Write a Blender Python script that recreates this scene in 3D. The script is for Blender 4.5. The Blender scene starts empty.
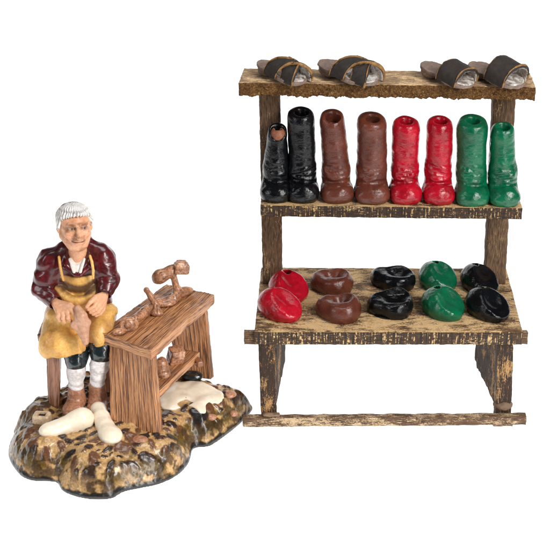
# Ceramic cobbler figurine beside a miniature wooden shoe rack, on an added glowing white sweep.
# 1 Blender unit = 1 cm (scale_length 0.01)
import bpy, math, random
import numpy as np
from mathutils import Vector, Matrix

sc = bpy.context.scene
sc.unit_settings.system = 'METRIC'
sc.unit_settings.scale_length = 0.01
COL = sc.collection

# ------------------------------------------------------------------ camera
PITCH = math.radians(24.0); DIST = 75.0; FPX = 16.5*75.0
TGT = np.array([0, 0, 10.5])
FW = np.array([0, math.cos(PITCH), -math.sin(PITCH)])
UP = np.array([0, math.sin(PITCH), math.cos(PITCH)])
RT = np.array([1.0, 0, 0])
CP = TGT - DIST*FW
cam_d = bpy.data.cameras.new('camera'); cam = bpy.data.objects.new('camera', cam_d); COL.objects.link(cam)
cam.location = CP.tolist(); cam.rotation_euler = (math.radians(90)-PITCH, 0, 0)
cam_d.sensor_width = 36; cam_d.lens = 36*FPX/550.0
cam_d.clip_start = 1; cam_d.clip_end = 3000
sc.camera = cam

def at(u, v, y):                     # survey helper: photo point read at depth y
    r = FW + RT*(u-275)/FPX + UP*(275-v)/FPX
    return CP + r*((y-CP[1])/r[1])
def atz(u, v, z):                    # ... at height z
    r = FW + RT*(u-275)/FPX + UP*(275-v)/FPX
    return CP + r*((z-CP[2])/r[2])
def V3(*a): return np.array(a, dtype=float)

# ------------------------------------------------------------------ noise
def _h(i, j, k, s):
    n = (i*374761393 + j*668265263 + k*2147483647 + s*1274126177) & 0xffffffff
    n = ((n ^ (n >> 13))*1274126177) & 0xffffffff
    n = (n ^ (n >> 16)) & 0xffffffff
    return n.astype(np.float64)/4294967295.0
def vnoise(P, s=0):
    i = np.floor(P).astype(np.int64); f = P-i; f = f*f*(3-2*f)
    r = 0
    for a in (0, 1):
        for b in (0, 1):
            for c in (0, 1):
                w = (f[..., 0] if a else 1-f[..., 0])*(f[..., 1] if b else 1-f[..., 1])*(f[..., 2] if c else 1-f[..., 2])
                r = r + w*_h(i[..., 0]+a, i[..., 1]+b, i[..., 2]+c, s)
    return r*2-1
def fbm(P, s=0, o=3):
    r = 0; a = 1
    for q in range(o):
        r = r + a*vnoise(P*(2.03**q)+q*17.3, s+q); a *= .5
    return r

# ------------------------------------------------------------------ signed-distance sculpting
def sm_min(a, b, k):
    if k <= 0: return np.minimum(a, b)
    h = np.clip(.5+.5*(b-a)/k, 0, 1)
    return b*(1-h)+a*h-k*h*(1-h)
def sm_max(a, b, k): return -sm_min(-a, -b, k)

class Prim:
    def __init__(s, fn, lo, hi): s.fn, s.lo, s.hi = fn, np.array(lo, float), np.array(hi, float)
def cone(a, b, ra, rb=None):
    rb = ra if rb is None else rb
    a = np.array(a, float); b = np.array(b, float); d = b-a; L = max(d@d, 1e-9)
    def fn(P):
        t = np.clip(((P-a)@d)/L, 0, 1)
        return np.linalg.norm(P-a-t[..., None]*d, axis=-1)-(ra+(rb-ra)*t)
    m = max(ra, rb)
    return Prim(fn, np.minimum(a, b)-m, np.maximum(a, b)+m)
def ball(c, r): return cone(c, c, r)
def ell(c, r, R=None):
    c = np.array(c, float); r = np.array(r, float)
    def fn(P):
        q = P-c
        if R is not None: q = q@R
        k0 = np.linalg.norm(q/r, axis=-1); k1 = np.linalg.norm(q/(r*r), axis=-1)
        return k0*(k0-1)/np.maximum(k1, 1e-6)
    m = r.max() if R is not None else r
    return Prim(fn, c-m, c+m)
def box(c, half, rnd=.05, R=None):
    c = np.array(c, float); half = np.array(half, float)
    def fn(P):
        q = P-c
        if R is not None: q = q@R
        q = np.abs(q)-half+rnd
        return np.linalg.norm(np.maximum(q, 0), axis=-1)+np.minimum(q.max(-1), 0)-rnd
    m = np.linalg.norm(half) if R is not None else half
    return Prim(fn, c-m, c+m)
def rot(rx=0, ry=0, rz=0):
    """columns = local axes in world"""
    return np.array(Matrix.Rotation(math.radians(rz), 3, 'Z') @ Matrix.Rotation(math.radians(ry), 3, 'Y') @ Matrix.Rotation(math.radians(rx), 3, 'X'))

class Field:
    def __init__(s, lo, hi, h):
        s.lo = np.array(lo, float); s.h = h
        s.n = (np.ceil((np.array(hi, float)-s.lo)/h)+1).astype(int)
        s.F = np.full(s.n, 1.0, dtype=np.float32)
    def _sl(s, lo, hi, m):
        a = np.clip(np.floor((lo-m-s.lo)/s.h).astype(int), 0, s.n)
        b = np.clip(np.ceil((hi+m-s.lo)/s.h).astype(int)+1, 0, s.n)
        if (b <= a).any(): return None, None
        g = np.meshgrid(*[s.lo[q]+s.h*np.arange(a[q], b[q]) for q in range(3)], indexing='ij')
        return tuple(slice(a[q], b[q]) for q in range(3)), np.stack(g, -1)
    def add(s, p, k=.1):
        sl, P = s._sl(p.lo, p.hi, max(.3, 1.2*k))
        if sl: s.F[sl] = sm_min(s.F[sl], p.fn(P), k)
        return s
    def sub(s, p, k=.05):
        sl, P = s._sl(p.lo, p.hi, max(.2, 1.2*k))
        if sl: s.F[sl] = sm_max(s.F[sl], -p.fn(P), k)
        return s
    def clip(s, fn, k=.05):          # keep where fn(P) < 0
        sl, P = s._sl(s.lo, s.lo+s.h*s.n, 0)
        s.F[sl] = sm_max(s.F[sl], fn(P), k); return s
    def warp(s, fn):
        sl, P = s._sl(s.lo, s.lo+s.h*s.n, 0)
        s.F[sl] += fn(P); return s
    def mesh(s):
        F = s.F.copy()
        F[0] = F[-1] = 1; F[:, 0] = F[:, -1] = 1; F[:, :, 0] = F[:, :, -1] = 1
        S = F < 0
        nx, ny, nz = F.shape
        c = [(a, b, d) for a in (0, 1) for b in (0, 1) for d in (0, 1)]
        cnt = np.zeros((nx-1, ny-1, nz-1), np.int8)
        for a, b, d in c: cnt += S[a:nx-1+a, b:ny-1+b, d:nz-1+d]
        idx = np.argwhere((cnt > 0) & (cnt < 8))
        vals = [F[idx[:, 0]+a, idx[:, 1]+b, idx[:, 2]+d] for a, b, d in c]
        acc = np.zeros((len(idx), 3)); num = np.zeros(len(idx))
        for i in range(8):
            for j in range(i+1, 8):
                df = np.array(c[j])-np.array(c[i])
                if np.abs(df).sum() != 1: continue
                m = (vals[i] < 0) != (vals[j] < 0)
                t = np.zeros(len(idx)); t[m] = vals[i][m]/(vals[i][m]-vals[j][m])
                p = np.array(c[i])[None]+t[:, None]*df[None]
                acc[m] += p[m]; num[m] += 1
        V = s.lo+s.h*(idx+acc/num[:, None])
        ID = np.full((nx-1, ny-1, nz-1), -1, np.int64); ID[idx[:, 0], idx[:, 1], idx[:, 2]] = np.arange(len(idx))
        Q = []
        for ax in range(3):
            u, w = (ax+1) % 3, (ax+2) % 3
            lo = [slice(None)]*3; hi = [slice(None)]*3
            lo[ax] = slice(0, -1); hi[ax] = slice(1, None)
            A = S[tuple(lo)]; B = S[tuple(hi)]
            e = np.argwhere(A != B)
            e = e[(e[:, u] > 0) & (e[:, w] > 0) & (e[:, u] < S.shape[u]-1) & (e[:, w] < S.shape[w]-1)]
            ins = A[e[:, 0], e[:, 1], e[:, 2]]
            def g(du, dw):
                q = e.copy(); q[:, u] += du; q[:, w] += dw
                return ID[q[:, 0], q[:, 1], q[:, 2]]
            q = np.stack([g(-1, -1), g(0, -1), g(0, 0), g(-1, 0)], 1)
            q[~ins] = q[~ins][:, ::-1]
            Q.append(q)
        Q = np.concatenate(Q); Q = Q[(Q >= 0).all(1)]
        return V, Q

def vnormals(V, Q):
    n = np.cross(V[Q[:, 2]]-V[Q[:, 0]], V[Q[:, 3]]-V[Q[:, 1]])
    N = np.zeros_like(V)
    for q in range(4): np.add.at(N, Q[:, q], n)
    return N/np.maximum(np.linalg.norm(N, axis=1, keepdims=True), 1e-9)

# ------------------------------------------------------------------ object helpers
ORG = {}
def link(o, parent):
    COL.objects.link(o)
    if parent is not None: o.parent = parent
def origin(parent):
    o = np.zeros(3); p = parent
    while p is not None: o = o+np.array(p.location); p = p.parent
    return o
def thing(name, label, cat, loc, group=None):
    o = bpy.data.objects.new(name, None); COL.objects.link(o); o.location = [float(q) for q in loc]
    o.empty_display_size = .5
    o['label'] = label; o['category'] = cat
    if group: o['group'] = group
    return o
def make(name, V, Q, mat, parent=None, col=None, smooth=True, uv=None, mats=None, mi=None, label=None, loc=None):
    """mesh from world coordinates, stored relative to its parent's (or its own) origin"""
    org = origin(parent) + (np.array(loc, float) if loc is not None else 0)
    me = bpy.data.meshes.new(name)
    V = np.asarray(V)-org; Q = np.asarray(Q)
    me.vertices.add(len(V)); me.vertices.foreach_set('co', V.astype(np.float32).ravel())
    me.loops.add(Q.size); me.loops.foreach_set('vertex_index', Q.astype(np.int32).ravel())
    me.polygons.add(len(Q)); me.polygons.foreach_set('loop_start', (np.arange(len(Q))*Q.shape[1]).astype(np.int32))
    me.update(calc_edges=True)
    me.polygons.foreach_set('use_smooth', np.full(len(Q), smooth))
    for m in (mats or [mat]): me.materials.append(m)
    if mi is not None: me.polygons.foreach_set('material_index', np.asarray(mi, np.int32))
    if uv is not None:
        l = me.uv_layers.new(name='UVMap'); l.data.foreach_set('uv', np.asarray(uv, np.float32).ravel())
    if col is not None:
        a = me.attributes.new('Col', 'FLOAT_COLOR', 'POINT')
        a.data.foreach_set('color', np.concatenate([col, np.ones((len(col), 1))], 1).astype(np.float32).ravel())
    me.validate(); me.update()
    o = bpy.data.objects.new(name, me); link(o, parent)
    if loc is not None: o.location = [float(q) for q in loc]
    if label: o['label'] = label
    return o
def sculpt(name, f, mat, parent, disp=None, colf=None, **k):
    V, Q = f.mesh()
    N = vnormals(V, Q)
    c = colf(V, N) if colf else None
    if disp is not None: V = V+N*disp(V, N)[:, None]
    return make(name, V, Q, mat, parent, col=c, **k)

RS = np.random.RandomState(4)
def plank(name, A, mats, parent, res=.15, rough=.02, freq=3., long=0, edge=.04, seed=None, ragged=None, rag_only=None, uvo=None, label=None):
    """A: 8 corners [x0y0z0, x1y0z0, x0y1z0, x1y1z0, then the same for z1]; long: axis the grain runs along
       mats: [top/bottom material, long side material, end material]"""
    A = np.array(A, float).reshape(2, 2, 2, 3)       # [z][y][x]
    seed = RS.randint(9999) if seed is None else seed
    def tri(u, v, w):
        r = 0
        for a in (0, 1):
            for b in (0, 1):
                for c in (0, 1):
                    r = r+((u if c else 1-u)*(v if b else 1-v)*(w if a else 1-w))[..., None]*A[a, b, c]
        return r
    L = [np.linalg.norm(A[0, 0, 1]-A[0, 0, 0]), np.linalg.norm(A[0, 1, 0]-A[0, 0, 0]), np.linalg.norm(A[1, 0, 0]-A[0, 0, 0])]
    n = [max(3, int(l/res)) for l in L]
    VV, QQ, UV, MI = [], [], [], []; off = 0
    key = {}; 
    for ax in range(3):
        u, w = (ax+1) % 3, (ax+2) % 3
        for side in (0, 1):
            U, W = np.meshgrid(np.linspace(0, 1, n[u]+1), np.linspace(0, 1, n[w]+1), indexing='ij')
            c = [None]*3; c[ax] = np.full_like(U, side); c[u] = U; c[w] = W
            VV.append(np.stack(c, -1).reshape(-1, 3))
            i = (np.arange(n[u])[:, None]*(n[w]+1)+np.arange(n[w])[None]).ravel()+off
            q = np.stack([i, i+(n[w]+1), i+(n[w]+1)+1, i+1], 1)
            if not side: q = q[:, ::-1]
            # uv: first coordinate along the grain
            P = np.stack(c, -1).reshape(-1, 3)*np.array(L)
            others = [a for a in (0, 1, 2) if a != ax]
            if long in others:
                g = long; o2 = [a for a in others if a != long][0]; uvp = np.stack([P[:, g], P[:, o2]], 1)
            else: uvp = P[:, others]
            uvp = uvp+np.array([seed % 97, (seed*7) % 89+ax*11.3+side*5.1])
            UV.append(uvp[(q-off).ravel()])
            QQ.append(q); off += len(U.ravel())
            MI.append(np.full(len(q), (0 if side or long == 2 else 1) if ax == 2 else (2 if ax == long else 1)))
    C = np.concatenate(VV); Q = np.concatenate(QQ)
    # weld
    kk = np.round(C*100000).astype(np.int64); _, first, inv = np.unique(kk, axis=0, return_index=True, return_inverse=True)
    inv = inv.ravel(); C = C[first]; Q = inv[Q]
    P = tri(C[:, 0], C[:, 1], C[:, 2])
    # soften edges: pull verts lying on >=2 extremes inward
    cen = tri(*[np.array([.5])]*3)[0]
    N = vnormals(P, Q)
    ext = ((C < 1e-6) | (C > 1-1e-6)).sum(1)
    e = np.where(ext >= 2, edge*(.55+.6*np.abs(vnoise(P*2.1, seed+5))), 0)
    st = np.array([1., 1., 1.]); 
    D = rough*fbm(P*freq, seed, 3)-e
    P = P+N*D[:, None]
    if ragged: P = ragged(P, C, N)
    return make(name, P, Q, None, parent, uv=np.concatenate(UV), mats=mats, mi=np.concatenate(MI), label=label)
def hexa(x0, x1, y0, y1, z0, z1): return [(x0, y0, z0), (x1, y0, z0), (x0, y1, z0), (x1, y1, z0), (x0, y0, z1), (x1, y0, z1), (x0, y1, z1), (x1, y1, z1)]

# ------------------------------------------------------------------ materials
class NT:
    def __init__(s, name):
        s.m = bpy.data.materials.new(name); s.m.use_nodes = True; s.t = s.m.node_tree; s.t.nodes.clear()
        s.out = s.n('ShaderNodeOutputMaterial'); s.b = s.n('ShaderNodeBsdfPrincipled'); s.l(s.b.outputs[0], s.out.inputs[0])
        s.tc = s.n('ShaderNodeTexCoord')
    def n(s, t, **k):
        x = s.t.nodes.new(t)
        for a, b in k.items(): setattr(x, a, b)
        return x
    def l(s, a, b): s.t.links.new(a, b)
    def noise(s, scale, detail=4, rough=.55, uv=False, stretch=None, w=0, dist=0.):
        n = s.n('ShaderNodeTexNoise', noise_dimensions='3D'); n.inputs['Scale'].default_value = scale; n.inputs['Detail'].default_value = detail
        n.inputs['Roughness'].default_value = rough; n.inputs['Distortion'].default_value = dist
        mp = s.n('ShaderNodeMapping'); mp.inputs['Location'].default_value = (w, w*.37, w*1.7)
        if stretch: mp.inputs['Scale'].default_value = stretch
        src = s.tc.outputs['UV' if uv else 'Object']
        if not uv:
            if not hasattr(s, 'off'):
                oi = s.n('ShaderNodeObjectInfo'); s.off = s.n('ShaderNodeVectorMath', operation='SCALE'); s.off.inputs[0].default_value = (37, 53, 71); s.l(oi.outputs['Random'], s.off.inputs['Scale'])
            ad = s.n('ShaderNodeVectorMath', operation='ADD'); s.l(src, ad.inputs[0]); s.l(s.off.outputs[0], ad.inputs[1]); src = ad.outputs[0]
        s.l(src, mp.inputs[0]); s.l(mp.outputs[0], n.inputs['Vector'])
        return n.outputs[0]
    def ramp(s, x, pts, interp='LINEAR'):
        r = s.n('ShaderNodeValToRGB'); r.color_ramp.interpolation = interp
        e = r.color_ramp.elements
        while len(e) < len(pts): e.new(.5)
        for q, (p, c) in zip(e, pts):
            q.position = p; q.color = (tuple(c) if hasattr(c, '__len__') else (c, c, c))[:3]+(1,)
        s.l(x, r.inputs[0]); return r.outputs[0]
    def mix(s, f, a, b, mode='MIX'):
        m = s.n('ShaderNodeMix', data_type='RGBA', blend_type=mode)
        for q, v in ((m.inputs[0], f), (m.inputs[6], a), (m.inputs[7], b)):
            if hasattr(v, 'links') or hasattr(v, 'is_linked'): s.l(v, q)
            elif hasattr(v, '__len__'): q.default_value = tuple(v)[:3]+(1,)
            else: q.default_value = v
        return m.outputs[2]
    def math(s, op, a, b=0.):
        m = s.n('ShaderNodeMath', operation=op)
        for q, v in ((m.inputs[0], a), (m.inputs[1], b)):
            if isinstance(v, (int, float)): q.default_value = v
            else: s.l(v, q)
        return m.outputs[0]
    def bump(s, h, strength, dist, prev=None):
        b = s.n('ShaderNodeBump'); b.inputs['Strength'].default_value = strength; b.inputs['Distance'].default_value = dist
        s.l(h, b.inputs['Height'])
        if prev is not None: s.l(prev, b.inputs['Normal'])
        s.l(b.outputs[0], s.b.inputs['Normal']); return b.outputs[0]
    def set(s, col=None, rough=None, coat=0, spec=None):
        if col is not None:
            if hasattr(col, 'is_linked'): s.l(col, s.b.inputs['Base Color'])
            else: s.b.inputs['Base Color'].default_value = tuple(col)+(1,)
        if rough is not None:
            if hasattr(rough, 'is_linked'): s.l(rough, s.b.inputs['Roughness'])
            else: s.b.inputs['Roughness'].default_value = rough
        s.b.inputs['Coat Weight'].default_value = coat; s.b.inputs['Coat Roughness'].default_value = .12
        if spec is not None: s.b.inputs['Specular IOR Level'].default_value = spec
        return s.m

def srgb(r, g, b):
    f = lambda c: (c/255/12.92) if c <= 10 else ((c/255+.055)/1.055)**2.4
    return (f(r), f(g), f(b))

def m_glaze(name, base, dark, wash=.5, rough=.28, scale=2.2, attr=False, coat=.5, bump=.25, streak=None):
    t = NT(name)
    n = t.noise(scale, 6, .6, w=3); n2 = t.noise(scale*5, 4, .6, w=9, stretch=streak)
    if attr:
        a = t.n('ShaderNodeAttribute', attribute_name='Col').outputs['Color']
        c = t.mix(t.ramp(n2, [(.35, wash), (.6, 0)]), a, t.mix(1, a, dark, 'MULTIPLY'))
        c = t.mix(t.ramp(n, [(.3, wash*.6), (.6, 0)]), c, t.mix(1, a, dark, 'MULTIPLY'))
    else:
        c = t.mix(t.ramp(n, [(.35, 1), (.65, 0)]), base, tuple(base[q]*(1-wash)+dark[q]*wash for q in range(3)))
        c = t.mix(t.ramp(n2, [(.38, wash), (.55, 0)]), c, dark)
    t.bump(n2, bump, .03)
    return t.set(c, t.ramp(n, [(.3, rough+.12), (.7, rough)]), coat)

def m_paint_shoe(name, base, dark, rough=.2, scuff=None, spec=.5):
    """thick brushed lacquer over clay"""
    t = NT(name)
    n = t.noise(.9, 4, .6, w=2); w = t.noise(1.9, 5, .6, w=5, stretch=(1, 1, 1.7)); f = t.noise(14, 3, .5, w=8)
    c = t.mix(t.ramp(n, [(.35, 1), (.62, 0)]), base, dark)
    if scuff is not None: c = t.mix(t.ramp(t.noise(5, 6, .7, w=21), [(.69, 0), (.72, .8)]), c, scuff)
    b = t.bump(w, .42, .16); b = t.bump(f, .06, .04, b)
    return t.set(c, t.ramp(t.noise(3, 4, .6, w=31), [(.3, rough+.12), (.6, rough)]), .0, spec)

def m_old_wood(name, dark, mid, cream, chips=.55, kerf=0., rough=.75, stretch=(1, 9, 1), flake=1.):
    """stained softwood with worn pale patches; UV x runs along the grain"""
    t = NT(name)
    g = t.noise(1.9, 8, .66, uv=True, stretch=stretch, w=1)
    big = t.noise(.55, 5, .6, uv=True, stretch=(1, 2.2, 1), w=7)
    fine = t.noise(9, 5, .65, uv=True, stretch=(1, 3, 1), w=4)
    c = t.ramp(g, [(.36, dark), (.62, mid)])
    k = t.math('ADD', t.math('MULTIPLY', big, .42), t.math('ADD', t.math('MULTIPLY', g, .36), t.math('MULTIPLY', fine, .34)))
    mask = t.ramp(k, [(chips-.018, 0), (chips+.012, 1)])
    cr = t.ramp(fine, [(.3, tuple(q*.62 for q in cream)), (.6, cream)])
    c = t.mix(mask, c, cr)
    h = t.math('ADD', g, t.math('MULTIPLY', fine, .5))
    if kerf:
        kn = t.noise(1.0, 3, .55, uv=True, stretch=(9, .45, 1), w=13)
        ks = t.ramp(kn, [(.54, 0), (.58, 1)])
        sp = t.ramp(t.noise(6, 3, .6, uv=True, w=17), [(.5, 0), (.56, 1)])
        c = t.mix(t.math('MULTIPLY', t.math('MULTIPLY', ks, sp), kerf), c, cr)
        dk = t.ramp(kn, [(.40, 1), (.46, 0)])
        c = t.mix(t.math('MULTIPLY', dk, .7), c, tuple(q*.4 for q in dark))
        h = t.math('ADD', h, t.math('MULTIPLY', kn, .8))
    t.bump(h, .7, .12)
    return t.set(c, rough, 0)

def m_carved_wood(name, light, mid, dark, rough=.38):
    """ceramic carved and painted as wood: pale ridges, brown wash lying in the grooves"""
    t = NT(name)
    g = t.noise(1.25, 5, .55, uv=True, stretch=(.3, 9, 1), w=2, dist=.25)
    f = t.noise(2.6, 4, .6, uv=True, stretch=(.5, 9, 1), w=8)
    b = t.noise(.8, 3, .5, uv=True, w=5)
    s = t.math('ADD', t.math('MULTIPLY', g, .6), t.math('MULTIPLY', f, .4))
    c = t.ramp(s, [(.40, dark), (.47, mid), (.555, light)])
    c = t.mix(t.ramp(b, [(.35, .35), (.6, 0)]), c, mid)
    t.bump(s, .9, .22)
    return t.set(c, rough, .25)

M = {}
M['skin'] = m_glaze('painted skin', None, (.62, .42, .3), .38, .42, 1.6, attr=True, coat=.15, bump=.12)
M['hair'] = m_glaze('painted hair', None, (.55, .5, .5), .3, .4, 3, attr=True, coat=.2, bump=.3)
M['jacket'] = m_glaze('maroon glaze', srgb(104, 22, 28), srgb(38, 9, 12), .7, .24, 1.1, coat=.3, bump=.25)
M['shirt'] = m_glaze('white glaze', srgb(236, 232, 226), srgb(190, 178, 160), .3, .3, 2)
M['apron'] = m_glaze('ochre apron glaze', None, (.62, .4, .22), .45, .38, 1.4, attr=True, coat=.12, bump=.2)
M['breeches'] = m_glaze('dark teal glaze', srgb(24, 38, 42), srgb(8, 14, 16), .5, .22, 2, coat=.8)
M['hose'] = m_glaze('white hose paint', srgb(232, 229, 230), srgb(150, 122, 104), .35, .35, 1.1, coat=.2, bump=.3, streak=(1, 1, 2.5))
M['shoe'] = m_glaze('tan shoe paint', srgb(192, 138, 106), srgb(116, 70, 46), .6, .38, 1.4, coat=.2)
M['cream'] = m_glaze('cream glaze', srgb(242, 230, 210), srgb(222, 198, 164), .3, .3, .8, coat=.3, bump=.04)
M['inkwell'] = m_glaze('tan glaze', srgb(214, 190, 158), srgb(150, 116, 80), .5, .3, 1.4, coat=.3)
M['leather'] = m_glaze('tan leather paint', srgb(206, 158, 128), srgb(150, 98, 70), .4, .4, 1.0, coat=.1, bump=.1)
M['tool'] = m_glaze('brown tool paint', srgb(212, 156, 118), srgb(92, 50, 30), .7, .30, 1.5, coat=.3, bump=.12)
M['base'] = m_glaze('cobble ground glaze', None, (.42, .3, .16), .6, .26, 1.6, attr=True, coat=.25, bump=.4)
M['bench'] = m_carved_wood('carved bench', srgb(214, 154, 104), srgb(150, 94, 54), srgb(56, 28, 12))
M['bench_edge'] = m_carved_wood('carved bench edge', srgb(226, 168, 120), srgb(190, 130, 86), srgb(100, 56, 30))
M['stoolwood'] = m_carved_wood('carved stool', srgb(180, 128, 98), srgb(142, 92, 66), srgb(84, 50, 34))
M['dark'] = m_glaze('dark hollow paint', srgb(40, 26, 20), srgb(20, 12, 10), .5, .4, 2)
DK, MD, CR = srgb(58, 40, 26), srgb(112, 84, 58), srgb(214, 178, 128)
M['shelf_face'] = m_old_wood('worn shelf face', srgb(52, 33, 18), srgb(118, 84, 50), srgb(222, 184, 132), .55, rough=.7, stretch=(1, 6, 1))
M['shelf_edge'] = m_old_wood('sawn shelf edge', srgb(30, 18, 10), srgb(70, 46, 28), srgb(208, 172, 116), .635, kerf=.95)
M['rail_edge'] = m_old_wood('chipped rail', srgb(34, 22, 12), srgb(82, 56, 34), srgb(220, 184, 130), .665, kerf=1.)
M['post'] = m_old_wood('stained post', srgb(54, 37, 23), srgb(122, 92, 64), srgb(196, 160, 116), .65)
M['post_dark'] = m_old_wood('dark stained post', srgb(28, 17, 10), srgb(62, 39, 24), srgb(184, 140, 88), .61)
M['grey_post'] = m_old_wood('grey brown post', srgb(84, 66, 54), srgb(142, 120, 102), srgb(190, 165, 135), .62)
M['bar'] = m_old_wood('worn foot bar', srgb(54, 36, 22), srgb(116, 84, 56), srgb(212, 184, 146), .60, rough=.7)
M['end'] = m_old_wood('end grain', srgb(80, 60, 46), srgb(150, 122, 96), srgb(200, 170, 130), .66, stretch=(1, 1, 1))
# top shelf: fibrous bark-like edge
t = NT('fibrous bark edge')
n = t.noise(5, 8, .75, w=1); n2 = t.noise(13, 5, .7, w=4); n3 = t.noise(1.2, 3, .5, w=9)
c = t.ramp(t.math('ADD', t.math('MULTIPLY', n, .5), t.math('MULTIPLY', n2, .5)), [(.38, srgb(44, 28, 14)), (.48, srgb(112, 76, 42)), (.57, srgb(152, 112, 64)), (.63, srgb(220, 180, 118))])
t.bump(t.math('ADD', n, n2), 1, .25); M['bark'] = t.set(c, .9, 0, .2)
M['top_face'] = m_old_wood('pale planed board', srgb(110, 84, 62), srgb(178, 146, 110), srgb(232, 196, 146), .60, rough=.8, stretch=(1, 6, 1))

M['black'] = m_paint_shoe('black lacquer', (.004, .0045, .006), (.002, .002, .003), .13, (.05, .035, .03), .38)
M['brown'] = m_paint_shoe('brown lacquer', srgb(100, 50, 36), srgb(78, 38, 28), .24, None, .45)
M['red'] = m_paint_shoe('red lacquer', srgb(176, 12, 36), srgb(138, 6, 24), .16, srgb(200, 70, 80), .5)
M['green'] = m_paint_shoe('green lacquer', srgb(4, 96, 62), srgb(2, 74, 48), .16, srgb(60, 130, 90), .5)
M['clay'] = m_glaze('bare clay', srgb(160, 100, 70), srgb(80, 42, 28), .6, .6, 3, coat=0)
M['sole'] = m_glaze('grey brown leather sole', srgb(136, 116, 104), srgb(92, 74, 64), .6, .6, 2.5, coat=.0, bump=.5)
M['strap'] = m_glaze('dark leather strap', srgb(44, 34, 28), srgb(20, 15, 13), .6, .7, 4, coat=0, bump=.9)
M['piping'] = m_glaze('tan strap edge', srgb(158, 116, 62), srgb(84, 58, 30), .6, .6, 4, coat=0)
t = NT('silvery strap lining')
n = t.noise(2.2, 6, .7, w=3, dist=.6)
c = t.ramp(n, [(.38, srgb(110, 94, 84)), (.5, srgb(176, 166, 158)), (.6, srgb(226, 222, 218))])
t.bump(n, .7, .2); M['lining'] = t.set(c, .35, .2)

# ------------------------------------------------------------------ glowing sweep, added to wash out shadows, and lamps
def backdrop():
    t = NT('glowing white sweep'); t.set((.9, .9, .9), .6, 0, .1)
    t.b.inputs['Emission Color'].default_value = (1, 1, 1, 1); t.b.inputs['Emission Strength'].default_value = .9  # added glow keeps the ground pure white and shadowless
    P = [(-27, 0)]; P += [(150+40*math.sin(a), 40-40*math.cos(a)) for a in np.linspace(0, math.pi/2, 12)]; P += [(190, 85)]
    V = []; 
    for x in (-75, 75): V += [(x*(.9+max(0, y)/75), y, z) for y, z in P]
    n = len(P); Q = [(i, i+n, i+n+1, i+1) for i in range(n-1)]
    o = make('glow_sweep', V, Q, t.m); o['kind'] = 'structure'
backdrop()
w = bpy.data.worlds.new('World'); sc.world = w; w.use_nodes = True
bg = w.node_tree.nodes['Background']; bg.inputs[0].default_value = (1, 1, 1, 1); bg.inputs[1].default_value = .04
def lamp(name, loc, tgt, sx, sy, power, col=(1, 1, 1)):
    d = bpy.data.lights.new(name, 'AREA'); d.shape = 'RECTANGLE'; d.size = sx; d.size_y = sy; d.energy = power; d.color = col
    o = bpy.data.objects.new(name, d); COL.objects.link(o); o.location = loc
    o.rotation_euler = (Vector(tgt)-Vector(loc)).to_track_quat('-Z', 'Y').to_euler()
lamp('softbox_key', (62, -60, 80), (0, 0, 9), 24, 60, 125000, (1, .985, .96))
lamp('softbox_fill', (-75, -45, 60), (0, 0, 9), 18, 60, 26000, (.97, .985, 1))
lamp('strip_light', (40, -72, 26), (4, 0, 10), 9, 52, 24000, (1, .99, .97))
lamp('softbox_top', (0, 15, 95), (0, 0, 9), 50, 22, 26000)
sc.view_settings.view_transform = 'Standard'; sc.view_settings.look = 'None'; sc.view_settings.gamma = 1; sc.view_settings.exposure = 0
sc.cycles.max_bounces = 6

# ================================================================== THE RACK
rack = thing('display_rack', 'tall weathered brown wooden rack with three shelves holding miniature shoes', 'display rack', (7, 3.5, 0))
ZL, ZM, ZT = 6.78, 13.4, 21.25
def rag_top(P, C, N):                               # fibrous, crumbling lower lip of the top board
    e = (1-C[:, 2])
    n = fbm(P*V3(2.2, 2, 2), 31, 4); n2 = fbm(P*7, 37, 3)
    front = np.clip((.35-C[:, 1])/.35, 0, 1)
    P = P.copy()
    P[:, 2] -= e*(.045*n+.07*n2+.02)*(.4+front)
    P[:, 1] -= front*(.05*n2+.08*n)*(C[:, 1] < .02)
    return P
top = hexa(0, 1, 0, 1, 0, 1)
def H(fl, fr, bl, br, z0, z1):                      # board from its four plan corners
    return [(*fl, z0), (*fr, z0), (*bl, z0), (*br, z0), (*fl, z1), (*fr, z1), (*bl, z1), (*br, z1)]
def tilt(A, dz):                                    # right end lower by dz
    A = np.array(A, float); t = (A[:, 0]-A[:, 0].min())/(np.ptp(A[:, 0])); A[:, 2] -= dz*t; return A
plank('shelf', tilt(H((-2.2, 4.3), (15.75, 4.3), (-1.95, 7.75), (16.05, 7.75), 20.48, 21.28), .28), [M['top_face'], M['bark'], M['bark']], rack, .08, .03, 3, 0, .05, ragged=rag_top, label='rough topmost shelf with fibrous bark-like edge')
plank('shelf', tilt(H((-.92, 4.0), (15.52, 4.0), (-.85, 6.78), (15.75, 6.78), 12.72, 13.5), .2), [M['shelf_face'], M['shelf_edge'], M['end']], rack, .1, .02, 3, 0, .04, label='narrow middle shelf with scored dark edge')
plank('shelf', H((-1.28, -.3), (15.3, -.3), (-.95, 9.7), (15.95, 9.5), 5.88, ZL), [M['shelf_face'], M['rail_edge'], M['end']], rack, .12, .02, 3, 0, .05, label='deep lowest shelf with worn pale top')
# rail across the front under the deep shelf
plank('rail', H((-1.92, -.02), (15.70, -.02), (-1.92, .42), (15.70, .42), 5.78, 6.62), [M['bar'], M['post'], M['end']], rack, .1, .02, 3, 0, .03)
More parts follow.
